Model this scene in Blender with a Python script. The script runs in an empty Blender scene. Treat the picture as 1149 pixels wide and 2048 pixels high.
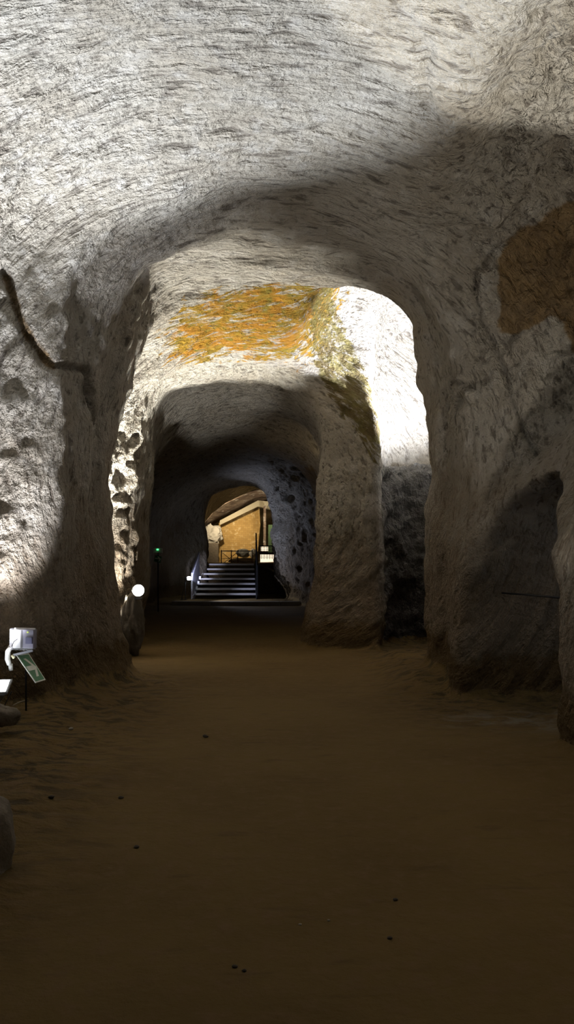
import bpy, math, random
import numpy as np
from mathutils import Vector, Matrix, Euler

scene = bpy.context.scene
COL = scene.collection
random.seed(7)

# ---------------------------------------------------------------- camera
W_PX, H_PX, F_PX = 1149.0, 2048.0, 1600.0
EYE = 1.55
TILT = math.atan(81.0 / F_PX)
cam_d = bpy.data.cameras.new('camera')
cam = bpy.data.objects.new('camera', cam_d)
COL.objects.link(cam)
cam.location = (0, 0, EYE)
cam.rotation_euler = (math.pi / 2 + TILT, 0, 0)
cam_d.sensor_fit = 'VERTICAL'
cam_d.sensor_height = 36.0
cam_d.lens = 36.0 * F_PX / H_PX
cam_d.clip_end = 200
cam_d.clip_start = 0.05
scene.camera = cam


def P(px, py, Y):
    """world point at distance Y (along +y) seen at pixel px,py - used as a surveying aid"""
    u = (px - W_PX / 2) / F_PX
    v = (H_PX / 2 - py) / F_PX
    dy = math.cos(TILT) - math.sin(TILT) * v
    dz = math.sin(TILT) + math.cos(TILT) * v
    t = Y / dy
    return (u * t, Y, EYE + dz * t)


def XZ(pts, Y):
    return [(P(a, b, Y)[0], P(a, b, Y)[2]) for a, b in pts]


# ---------------------------------------------------------------- noise
def _hash(ix, iy, iz, seed):
    h = (ix * 374761393 + iy * 668265263 + iz * 2147483647 + seed * 1274126177) & 0xFFFFFFFF
    h = ((h ^ (h >> 13)) * 1274126177) & 0xFFFFFFFF
    h = (h ^ (h >> 16)) & 0xFFFF
    return h.astype(np.float32) / 32767.5 - 1.0


def vnoise(p, seed=0):
    p = np.asarray(p, dtype=np.float64)
    i = np.floor(p).astype(np.int64)
    f = (p - i).astype(np.float32)
    f = f * f * f * (f * (f * 6 - 15) + 10)
    out = 0
    for dx in (0, 1):
        wx = f[:, 0] if dx else 1 - f[:, 0]
        for dy in (0, 1):
            wy = f[:, 1] if dy else 1 - f[:, 1]
            for dz in (0, 1):
                wz = f[:, 2] if dz else 1 - f[:, 2]
                out = out + wx * wy * wz * _hash(i[:, 0] + dx, i[:, 1] + dy, i[:, 2] + dz, seed)
    return out


def smin(a, b, k):
    h = np.clip(0.5 + 0.5 * (b - a) / k, 0, 1)
    return b * (1 - h) + a * h - k * h * (1 - h)


def smax(a, b, k):
    return -smin(-a, -b, k)


def sstep(a, b, x):
    t = np.clip((x - a) / (b - a), 0, 1)
    return t * t * (3 - 2 * t)


# ---------------------------------------------------------------- cave void as a signed field
def axis(*segs):
    out = [segs[0][0]]
    for a, b, s in segs:
        n = max(1, int(round((b - a) / s)))
        out += list(np.linspace(a, b, n + 1)[1:])
    return np.array(out, dtype=np.float64)


DX = 0.036
xs = axis((-4.6, 4.7, DX))
zs = axis((-0.42, 7.1, DX))
ys = axis((-3.0, 4.6, 0.09), (4.6, 15.8, DX), (15.8, 28.5, 0.06), (28.5, 36.5, 0.08))
NX, NY, NZ = len(xs), len(ys), len(zs)


def chaikin(pts, n=2):
    pts = np.array(pts, dtype=np.float64)
    for _ in range(n):
        q = np.roll(pts, -1, axis=0)
        pts = np.stack([pts * 0.75 + q * 0.25, pts * 0.25 + q * 0.75], axis=1).reshape(-1, 2)
    return pts


def poly_sdf(pts, A, B, smooth=2):
    """signed distance to closed polygon on grid A (first coord), B (second); negative inside"""
    pts = chaikin(pts, smooth)
    X, Z = np.meshgrid(A, B, indexing='ij')
    d2 = np.full(X.shape, 1e9)
    inside = np.zeros(X.shape, bool)
    n = len(pts)
    for i in range(n):
        ax, az = pts[i]
        bx, bz = pts[(i + 1) % n]
        ex, ez = bx - ax, bz - az
        L = ex * ex + ez * ez + 1e-12
        t = np.clip(((X - ax) * ex + (Z - az) * ez) / L, 0, 1)
        d2 = np.minimum(d2, (X - ax - t * ex) ** 2 + (Z - az - t * ez) ** 2)
        if abs(ez) > 1e-12:
            c = ((az > Z) != (bz > Z)) & (X < ex * (Z - az) / ez + ax)
            inside ^= c
    d = np.sqrt(d2)
    return np.where(inside, -d, d).astype(np.float32)


ARCH_A = XZ([(268, 1560), (250, 1360), (222, 1290), (210, 1200), (204, 1000), (204, 925), (214, 850), (235, 760),
             (258, 690), (282, 605), (298, 560), (325, 532), (420, 526), (560, 524), (690, 536), (762, 556), (803, 578),
             (832, 615), (848, 690), (858, 738), (874, 772), (877, 930), (873, 1100), (872, 1290), (866, 1560)], 9.5)
ARCH_B = XZ([(262, 1420), (268, 1240), (274, 1100), (280, 950), (290, 850), (312, 785), (345, 760), (420, 749),
             (500, 752), (560, 768), (602, 795), (632, 832), (646, 885), (641, 940), (638, 1020), (634, 1120),
             (622, 1220), (596, 1300), (580, 1420)], 13.2)
ARCH_C = XZ([(274, 1400), (274, 1150), (276, 1000), (300, 948), (345, 915), (440, 886), (530, 899), (600, 930),
             (640, 985), (650, 1100), (650, 1400)], 17.8)
ARCH_D = XZ([(412, 1400), (411, 1120), (411, 1050), (412, 1003), (424, 984), (462, 972), (505, 970), (528, 980),
             (542, 1010), (546, 1060), (550, 1110), (556, 1140), (560, 1400)], 27.0)

near = [(-3.0, -1), (-3.05, 1), (-3.2, 3), (-3.15, 4.5), (-2.6, 5.3), (-1, 5.75), (0.5, 5.7), (1.5, 5.5),
        (2.2, 5.75), (3.2, 5.7), (3.9, 4.8), (3.8, 3), (3.0, 1.5), (2.8, -1)]
k63 = [(-3.1, -1), (-3.1, 1), (-3.15, 3), (-3.2, 4.3), (-2.95, 4.95), (-2, 5.4), (-.5, 5.65), (.8, 5.5), (1.55, 5.25),
       (2.1, 5.6), (3.1, 5.75), (3.8, 5.1), (3.6, 3.7), (2.9, 2.6), (2.3, 1.6), (2.15, -1)]
k72 = [(-3.1, -1), (-3.08, 1), (-3.1, 3), (-3.15, 4.2), (-2.95, 4.8), (-2.1, 5.25), (-.5, 5.55), (.8, 5.4), (1.5, 5.1),
       (2.1, 5.5), (3.1, 5.65), (3.6, 5.0), (3.4, 3.6), (2.6, 2.5), (2.12, 1.4), (2.05, -1)]
k80 = [(-2.42, -1), (-2.30, 1), (-2.25, 2.6), (-2.22, 3.6), (-2.2, 4.3), (-1.8, 4.95), (-.4, 5.35), (.7, 5.2), (1.4, 4.9),
       (1.9, 4.9), (2.9, 5.0), (3.3, 4.2), (3.0, 3.0), (2.3, 2.2), (1.95, 1.3), (1.9, -1)]
k88 = [(-2.34, -1), (-2.24, 1), (-2.2, 2.6), (-2.08, 3.6), (-1.92, 4.3), (-1.55, 4.85), (-.4, 5.2), (.6, 5.1), (1.25, 4.75),
       (1.68, 4.2), (1.92, 3.6), (1.95, 2.6), (1.85, 1.8), (1.8, 1), (1.8, -1)]
k76 = [(-3.0, -1), (-3.0, 1), (-3.0, 3), (-3.0, 4.1), (-2.8, 4.7), (-2.0, 5.15), (-.5, 5.45), (.75, 5.3), (1.45, 5.0),
       (2.0, 5.25), (3.0, 5.4), (3.5, 4.7), (3.25, 3.4), (2.5, 2.4), (2.05, 1.35), (2.0, -1)]
ch2 = [(-2.95, -1), (-3.0, 2), (-2.8, 3.2), (-2.2, 4.15), (-1.5, 4.6), (-.8, 4.78), (.4, 4.85), (1.3, 5.3), (2.2, 5.3), (2.8, 4.5),
       (2.8, -1)]
ch2a = [(-2.95, -1), (-3.0, 2), (-2.85, 3.3), (-2.4, 4.3), (-1.7, 4.8), (-.8, 4.97), (.4, 5.02), (1.3, 5.3), (2.2, 5.3), (2.8, 4.5),
        (2.8, -1)]
ch2b = [(-2.95, -1), (-2.95, 2), (-2.8, 3.4), (-2.2, 4.4), (-1, 4.6), (.3, 4.6), (1.1, 4.8), (1.6, 4.4), (1.6, -1)]
tun1 = [(-2.9, -1), (-2.95, 1.5), (-2.7, 3.2), (-2.0, 4.15), (-.8, 4.35), (.2, 4.2), (.9, 3.4), (1.0, 1.5), (0.95, -1)]
tun2 = [(-4.0, -1), (-4.1, 1.5), (-3.7, 3.2), (-2.6, 3.85), (-1, 3.95), (.1, 3.8), (.85, 3.1), (1.05, 1.5), (1.1, -1)]
tun3 = [(-4.1, -1), (-4.1, 1.5), (-3.9, 2.8), (-2.8, 3.7), (-1.2, 3.95), (-.1, 3.85), (.55, 3.0), (.72, 1.5), (.8, -1)]
tun4 = [(-3.9, -1), (-3.9, 1.5), (-3.7, 2.8), (-2.8, 3.6), (-1.5, 3.9), (-.7, 3.8), (-.1, 3.2), (.05, 1.5), (.45, -1)]
tun5 = [(-3.6, -1), (-3.6, 1.5), (-3.5, 2.8), (-2.8, 3.6), (-1.7, 3.85), (-.9, 3.75), (-.5, 3.1), (-.42, 1.5), (.35, -1)]
room = [(-4.3, -1), (-4.4, 2), (-4.2, 4.2), (-2, 4.9), (0, 4.8), (1.0, 4.0), (1.3, 2), (1.3, -1)]

KEYS = [(-3.0, near, 0), (4.8, near, 0), (6.3, k63, 0), (7.1, k72, 0), (7.55, k76, 0), (8.0, k80, 0), (8.8, k88, 0), (9.35, ARCH_A, .10),
        (9.6, ARCH_A, 0), (10.25, ARCH_A, .02), (10.7, ch2a, 0), (12.0, ch2, 0), (12.55, ch2b, 0), (12.95, ARCH_B, .10),
        (13.2, ARCH_B, 0), (14.2, ARCH_B, 0.02), (15.6, tun1, 0), (17.2, ARCH_C, .08), (17.8, ARCH_C, 0),
        (18.5, ARCH_C, .02), (19.6, tun2, 0), (22.0, tun3, 0), (24.5, tun4, 0), (26.3, tun5, 0), (26.85, ARCH_D, 0),
        (27.5, ARCH_D, 0), (28.3, room, 0), (34.5, room, 0), (36.5, room, -1)]


def floor_h(x, y):
    h = 1.175 * sstep(26.95, 27.2, y)
    h = h + 0.07 * sstep(23.7, 23.9, y) * (1 - sstep(26.9, 27.0, y))
    h = h + 0.16 * sstep(1.0, 1.7, x) * sstep(8.6, 9.6, y) * (1 - sstep(11, 13, y))
    h = h + 0.10 * (1 - sstep(-2.3, -1.6, x)) * sstep(6.0, 8.5, y) * (1 - sstep(10, 12, y))
    h = h + 0.05 * (1 - sstep(-1.9, -0.9, x)) * (1 - sstep(6.5, 8, y))
    return h


key_sdf = [poly_sdf(p, xs, zs) - off for _, p, off in KEYS]
key_y = np.array([k[0] for k in KEYS])
F = np.empty((NX, NY, NZ), dtype=np.float32)
for j, y in enumerate(ys):
    a = int(np.clip(np.searchsorted(key_y, y, side='right') - 1, 0, len(KEYS) - 2))
    t = (y - key_y[a]) / (key_y[a + 1] - key_y[a])
    t = t * t * (3 - 2 * t)
    F[:, j, :] = key_sdf[a] * (1 - t) + key_sdf[a + 1] * t
del key_sdf

X1, Z1 = xs[:, None].astype(np.float32), zs[None, :].astype(np.float32)
# niche opening to the right in the near wall
nic = poly_sdf([(6.5, -1), (6.5, 0.9), (6.75, 1.6), (7.2, 2.15), (7.75, 2.35), (8.25, 2.0), (8.5, 1.3), (8.6, -1)], ys, zs)
# the rooms beside the middle bay
for j, y in enumerate(ys):
    if 6.0 < y < 9.2:
        wid = 1.0
        d = np.maximum(nic[j][None, :] + 0.10 * np.clip(X1 - 2.4, 0, 2) ** 2, np.maximum(1.2 - X1, X1 - 4.1))
        F[:, j, :] = smin(F[:, j, :], d, 0.10)
    if 10.3 < y < 16.0:
        # tall alcove behind the right pier, a ledge of rock closes its lower half
        cx = 2.37
        yb = 15.3 - 1.25 * (1 - sstep(2.95, 3.2, Z1))          # lower half shallower
        yc = (10.9 + yb) / 2
        ry = (yb - 10.9) / 2
        rr = np.sqrt((np.abs(X1 - cx) / 0.92) ** 2.6 + (np.abs(y - yc) / ry) ** 2.6)
        d = (rr - 1) * 0.9
        top = 6.25 - 0.55 * (X1 - cx) ** 2 - 0.06 * (y - 13.2) ** 2
        d = smax(d, Z1 - top, 0.5)
        F[:, j, :] = smin(F[:, j, :], d.astype(np.float32), 0.22)
    # hollow that widens the middle bay up to the alcove dome
    if 10.2 < y < 14.0:
        d = np.sqrt(((X1 - 1.25) / 1.0) ** 2 + ((y - 11.7) / 1.35) ** 2 + ((Z1 - 4.7) / 1.15) ** 2) - 1
        F[:, j, :] = smin(F[:, j, :], d.astype(np.float32) * 0.9, 0.35)
for i, x in enumerate(xs):
    H = floor_h(x, ys)[:, None]
    ff = (H - zs[None, :]).astype(np.float32)
    k = 0.14
    F[i] = smax(F[i], ff, k)
# back wall behind the camera and the outer limits
for j, y in enumerate(ys):
    if y < -2.5:
        F[:, j, :] = np.maximum(F[:, j, :], -2.7 - y)
F[0] = 1; F[-1] = 1; F[:, 0] = 1; F[:, -1] = 1; F[:, :, 0] = 1; F[:, :, -1] = 1


def surface_nets(F, ax):
    S = F < 0
    a_ = S
    o_ = S
    for d in range(3):
        sl0 = [slice(None)] * 3; sl1 = [slice(None)] * 3
        sl0[d] = slice(None, -1); sl1[d] = slice(1, None)
        a_ = a_[tuple(sl0)] & a_[tuple(sl1)]
        o_ = o_[tuple(sl0)] | o_[tuple(sl1)]
    act = o_ & ~a_
    idx = np.argwhere(act)
    vid = np.full(act.shape, -1, dtype=np.int32)
    vid[act] = np.arange(len(idx), dtype=np.int32)
    I, J, K = idx[:, 0], idx[:, 1], idx[:, 2]
    acc = np.zeros((len(idx), 3)); cnt = np.zeros(len(idx))
    corners = [(a, b, c) for a in (0, 1) for b in (0, 1) for c in (0, 1)]
    val = {c: F[I + c[0], J + c[1], K + c[2]] for c in corners}
    for c in corners:
        for d in range(3):
            if c[d] == 0:
                e = list(c); e[d] = 1; e = tuple(e)
                fa, fb = val[c], val[e]
                m = (fa < 0) != (fb < 0)
                t = np.zeros(len(idx)); t[m] = fa[m] / (fa[m] - fb[m])
                co = []
                for q, (II, A) in enumerate(zip((I, J, K), ax)):
                    if q == d:
                        co.append(A[II] * (1 - t) + A[II + 1] * t)
                    else:
                        co.append(A[II + c[q]])
                co = np.stack(co, 1)
                acc[m] += co[m]; cnt[m] += 1
    V = acc / cnt[:, None]
    quads = []
    for d in range(3):
        sl0 = [slice(None)] * 3; sl1 = [slice(None)] * 3
        sl0[d] = slice(None, -1); sl1[d] = slice(1, None)
        A, B = S[tuple(sl0)], S[tuple(sl1)]
        e = np.argwhere(A != B)
        u, v = [q for q in range(3) if q != d]
        ok = (e[:, u] > 0) & (e[:, v] > 0) & (e[:, u] < F.shape[u] - 1) & (e[:, v] < F.shape[v] - 1)
        e = e[ok]
        flip = A[e[:, 0], e[:, 1], e[:, 2]]
        def cell(du, dv):
            q = e.copy(); q[:, u] += du; q[:, v] += dv
            return vid[q[:, 0], q[:, 1], q[:, 2]]
        Q = np.stack([cell(-1, -1), cell(0, -1), cell(0, 0), cell(-1, 0)], 1)
        if d == 1:
            flip = ~flip
        Q[flip] = Q[flip][:, ::-1]
        quads.append(Q)
    Q = np.concatenate(quads)
    return V, Q[(Q >= 0).all(1)]


V, Q = surface_nets(F, (xs, ys, zs))
del F


def normals(V, Q):
    n = np.cross(V[Q[:, 2]] - V[Q[:, 0]], V[Q[:, 3]] - V[Q[:, 1]])
    out = np.zeros_like(V)
    for d in range(3):
        for c in range(4):
            out[:, d] += np.bincount(Q[:, c], weights=n[:, d], minlength=len(V))
    return out / (np.linalg.norm(out, axis=1)[:, None] + 1e-12)


N = normals(V, Q)
# make normals look into the void: floor must look up
low = (V[:, 2] < 0.05) & (np.abs(V[:, 0]) < 1) & (V[:, 1] > 1) & (V[:, 1] < 6)
if N[low][:, 2].mean() < 0:
    Q = Q[:, ::-1].copy(); N = -N

# smoothing of the raw net (one laplacian pass over quad neighbours)
for _ in range(2):
    acc = np.zeros_like(V); cnt = np.zeros(len(V))
    for c in range(4):
        o = Q[:, (c + 1) % 4]
        for d in range(3):
            acc[:, d] += np.bincount(Q[:, c], weights=V[o, d], minlength=len(V))
        cnt += np.bincount(Q[:, c], minlength=len(V))
    V = V * 0.5 + 0.5 * acc / np.maximum(cnt, 1)[:, None]
N = normals(V, Q)
V0 = V.copy()
x, y, z = V[:, 0], V[:, 1], V[:, 2]
fh = floor_h(x, y)
isfloor = 1 - sstep(0.02, 0.22, z - fh)
rock = 1 - isfloor


def poly_mask(p2, poly, soft):
    """soft mask of points p2 inside polygon"""
    poly = chaikin(poly, 2)
    d = np.full(len(p2), 1e9); ins = np.zeros(len(p2), bool)
    n = len(poly)
    for i in range(n):
        a = poly[i]; b = poly[(i + 1) % n]; e = b - a
        t = np.clip(((p2 - a) @ e) / (e @ e + 1e-12), 0, 1)
        d = np.minimum(d, np.linalg.norm(p2 - a - t[:, None] * e, axis=1))
        if abs(e[1]) > 1e-12:
            ins ^= ((a[1] > p2[:, 1]) != (b[1] > p2[:, 1])) & (p2[:, 0] < e[0] * (p2[:, 1] - a[1]) / e[1] + a[0])
    return 1 - sstep(-soft, soft, np.where(ins, -d, d))


# stroke space: around the tunnel axis, so that pick marks sweep over the vaults
cxs, czs = -0.25, 2.3
ang = np.arctan2(x - cxs, np.abs(z - czs) * np.sign(z - czs + 1e-6) + 0.0)
rad = np.hypot(x - cxs, z - czs)
stroke = np.stack([ang * 3.2, rad, y], 1)

# region masks
right_wall = sstep(1.7, 2.1, x) * sstep(5.4, 6.2, y) * (1 - sstep(9.4, 9.8, y)) * sstep(2.6, 3.4, z)
recess_l = (1 - sstep(-2.55, -2.2, x)) * sstep(10.3, 10.7, y) * (1 - sstep(13.2, 13.5, y))
side_l = (1 - sstep(-2.6, -2.35, x)) * (1 - sstep(9.0, 9.4, y))
ledge_r = sstep(1.3, 1.6, x) * sstep(13.2, 13.6, y) * (1 - sstep(3.0, 3.3, z)) * (1 - sstep(15.5, 16, y))
far_r = sstep(-0.8, -0.3, x) * sstep(18.6, 19.5, y) * (1 - sstep(27, 28, y))

n1 = vnoise(V * 0.75, 1)
n2 = vnoise(V * 1.9, 2)
n3 = vnoise(V * 4.3, 3)
n4 = vnoise(V * 9.0, 4)
ns = vnoise(stroke * np.array([3.0, 11.0, 11.0]), 5)
ns2 = vnoise(stroke * np.array([1.6, 6.0, 6.0]), 6)
rid = 1 - np.abs(vnoise(V * 3.1, 7)) * 2
rid2 = 1 - np.abs(vnoise(V * 7.0, 8)) * 2
disp = 0.075 * n1 + 0.035 * n2 + 0.012 * n3 + 0.006 * n4 + 0.026 * ns + 0.022 * ns2
disp += right_wall * (0.075 * n3 + 0.045 * n4 + 0.045 * rid2)
disp += recess_l * (0.04 * n3 + 0.05 * n4 + 0.02 * rid2)
disp += side_l * (0.022 * n3 + 0.022 * n4 + 0.014 * rid2)
disp += ledge_r * (0.08 * n3 + 0.04 * n4 + 0.05 * rid)
disp += far_r * (0.05 * n3 + 0.03 * n4 + 0.05 * rid + 0.10 * n2)
disp *= rock
# ground: gentle, rubble towards the left wall and the right pier
rub = np.clip((1 - sstep(-1.9, -0.7, x)) * (1 - sstep(9.5, 11, y)) + 0.9 * sstep(0.7, 1.6, x) * sstep(6.2, 8.4, y) * (1 - sstep(14, 15, y)) + 0.8 * sstep(24, 25, y) * sstep(-1, 0, x), 0, 1)
fl = 0.010 * n1 + 0.006 * n2 + rub * (0.022 * n2 + 0.020 * n3 + 0.014 * n4 + 0.012 * rid2)
disp += fl * isfloor

# cracks and seams, as polylines in the wall planes (x,z) at a depth range
CR = [
    # seam under the bulge of the left pier and the crack dropping from it
    ([(22, 545), (36, 595), (50, 640), (72, 680), (95, 720), (118, 738), (140, 741), (160, 738), (185, 745), (192, 775), (196, 800), (199, 840), (200, 880)], 0.042, 0.085),
    # long crack on the right pier
    ([(944, 540), (948, 590), (962, 655), (985, 705), (1012, 780), (1040, 860), (1060, 905)], 0.024, 0.07),
    ([(1040, 470), (1010, 488), (985, 505), (975, 520), (960, 545)], 0.026, 0.06),
    # small ledge by the arch edge
    ([(885, 758), (900, 765), (918, 772), (938, 780)], 0.03, 0.06),
    # groin between the big vault and the bay on the right
    ([(842, 100), (848, 150), (854, 200), (856, 240)], 0.05, 0.05),
]
crack = np.zeros(len(V))
_az, _el = x / np.maximum(y, .1), (z - EYE) / np.maximum(y, .1)


def on_rock(px, py):
    q = P(px, py, 1.0); a, b = q[0], q[2] - EYE
    m = np.where((y > 2) & ((_az - a) ** 2 + (_el - b) ** 2 < .008 ** 2))[0]
    return V0[m[np.argmin(y[m])]] if len(m) else np.array(P(px, py, 9.0))


p2 = np.stack([x, z], 1)
for pts, w, dep in CR:
    pts = np.array([on_rock(*q) for q in pts])
    sel = (rock > 0.5) & (np.abs(V0 - pts.mean(0)).max(1) < 2.5)
    q = V0[sel] + 0.025 * np.stack([n4[sel], n3[sel], n2[sel]], 1)
    dd = np.full(len(q), 1e9)
    for a, b in zip(pts[:-1], pts[1:]):
        e = b - a
        t = np.clip(((q - a) @ e) / (e @ e + 1e-9), 0, 1)
        dd = np.minimum(dd, np.linalg.norm(q - a - t[:, None] * e, axis=1))
    m = np.exp(-(dd / w) ** 2)
    tmp = np.zeros(len(V)); tmp[sel] = m
    disp -= tmp * dep
    crack = np.maximum(crack, tmp * (0.75 if dep > 0.055 else 0.35))
V = V + N * disp[:, None]
N = normals(V, Q)

# colour masks: growth, brown patches, and painted shade on the alcove ledge
xy = V0[:, :2]
lich = sstep(9.9, 10.5, y) * (1 - sstep(13.5, 14, y)) * sstep(3.3, 3.8, z)
lich_c = poly_mask(xy, [(-1.7, 10.5), (-0.4, 10.1), (0.6, 10.2), (1.0, 11.6), (0.9, 12.8), (-0.1, 12.6), (-1.2, 12.5), (-2.0, 12.1)], 0.5) * lich * (1 - sstep(13.0, 13.15, y))
front = poly_mask(np.stack([V0[:, 0], V0[:, 2]], 1),
                  XZ([(600, 560), (660, 600), (720, 700), (768, 800), (768, 880), (752, 960), (735, 900), (712, 870), (660, 800), (640, 760), (610, 700)], 12.8), 0.10)
lich_r = front * sstep(10.8, 11.3, y) * (1 - sstep(13.7, 14.1, y))
brown_p = poly_mask(np.stack([V0[:, 0], V0[:, 2]], 1),
                    XZ([(985, 500), (1060, 455), (1160, 430), (1300, 430), (1300, 900), (1150, 760), (1120, 620), (1060, 660), (1000, 655), (1010, 590)], 8.3), 0.12) * sstep(5.5, 6, y) * (1 - sstep(9.3, 9.6, y)) * sstep(1.6, 1.9, x)
seam_b = np.zeros(len(V))
sp = np.array(XZ([(25, 560), (45, 640), (78, 700), (102, 730)], 7.85))
for a, b in zip(sp[:-1], sp[1:]):
    e = b - a
    t = np.clip(((p2 - a) @ e) / (e @ e), 0, 1)
    seam_b = np.maximum(seam_b, np.exp(-(np.linalg.norm(p2 - a - t[:, None] * e, axis=1) / 0.075) ** 2) * (y > 7) * (y < 8.3))
brown = np.clip(brown_p + 0.6 * seam_b + 0.75 * sstep(15, 18, y) * sstep(-0.2, 0.6, x) * sstep(2.2, 2.9, z) * (1 - sstep(19.3, 19.6, y)), 0, 1)
warm_room = sstep(27.6, 28.0, y)
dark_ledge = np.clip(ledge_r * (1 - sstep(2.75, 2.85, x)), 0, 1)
dirt_lamplight = (1 - sstep(0.1, 4.0, z - fh + 0.5 * n1 + 0.25 * n2)) * (1 - warm_room)

quad_c = V0[Q].mean(1)
qx, qy, qz = quad_c.T
qn = N[Q].mean(1)
qfh = floor_h(qx, qy)


def base_mat_nodes(name):
    m = bpy.data.materials.new(name); m.use_nodes = True
    nt = m.node_tree; nt.nodes.clear()
    out = nt.nodes.new('ShaderNodeOutputMaterial')
    b = nt.nodes.new('ShaderNodeBsdfPrincipled')
    nt.links.new(b.outputs[0], out.inputs[0])
    return m, nt, b


class NT:
    def __init__(s, nt): s.nt = nt
    def n(s, t, **kw):
        o = s.nt.nodes.new(t)
        for k, v in kw.items(): setattr(o, k, v)
        return o
    def put(s, sock, v):
        if hasattr(v, 'is_output') or isinstance(v, bpy.types.NodeSocket): s.nt.links.new(v, sock)
        else: sock.default_value = v
    def attr(s, name, out='Fac'):
        a = s.n('ShaderNodeAttribute', attribute_name=name); return a.outputs[out]
    def math(s, op, a, b=0.0, clamp=False):
        o = s.n('ShaderNodeMath', operation=op, use_clamp=clamp)
        s.put(o.inputs[0], a); s.put(o.inputs[1], b); return o.outputs[0]
    def mix(s, f, a, b, mode='MIX'):
        o = s.n('ShaderNodeMix', data_type='RGBA', blend_type=mode)
        s.put(o.inputs[0], f); s.put(o.inputs[6], a); s.put(o.inputs[7], b); return o.outputs[2]
    def vmul(s, v, k):
        o = s.n('ShaderNodeVectorMath', operation='MULTIPLY'); s.put(o.inputs[0], v); o.inputs[1].default_value = k
        return o.outputs[0]
    def noise(s, v, scale, detail=3, rough=.55, dist=0.0):
        o = s.n('ShaderNodeTexNoise'); s.put(o.inputs['Vector'], v)
        o.inputs['Scale'].default_value = scale; o.inputs['Detail'].default_value = detail
        o.inputs['Roughness'].default_value = rough; o.inputs['Distortion'].default_value = dist
        return o.outputs['Fac']
    def ramp(s, f, a, b):
        o = s.n('ShaderNodeMapRange', clamp=True); s.put(o.inputs[0], f)
        o.inputs[1].default_value = a; o.inputs[2].default_value = b
        o.interpolation_type = 'SMOOTHSTEP'
        return o.outputs[0]


def C4(r, g, b): return (r, g, b, 1)


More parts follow.
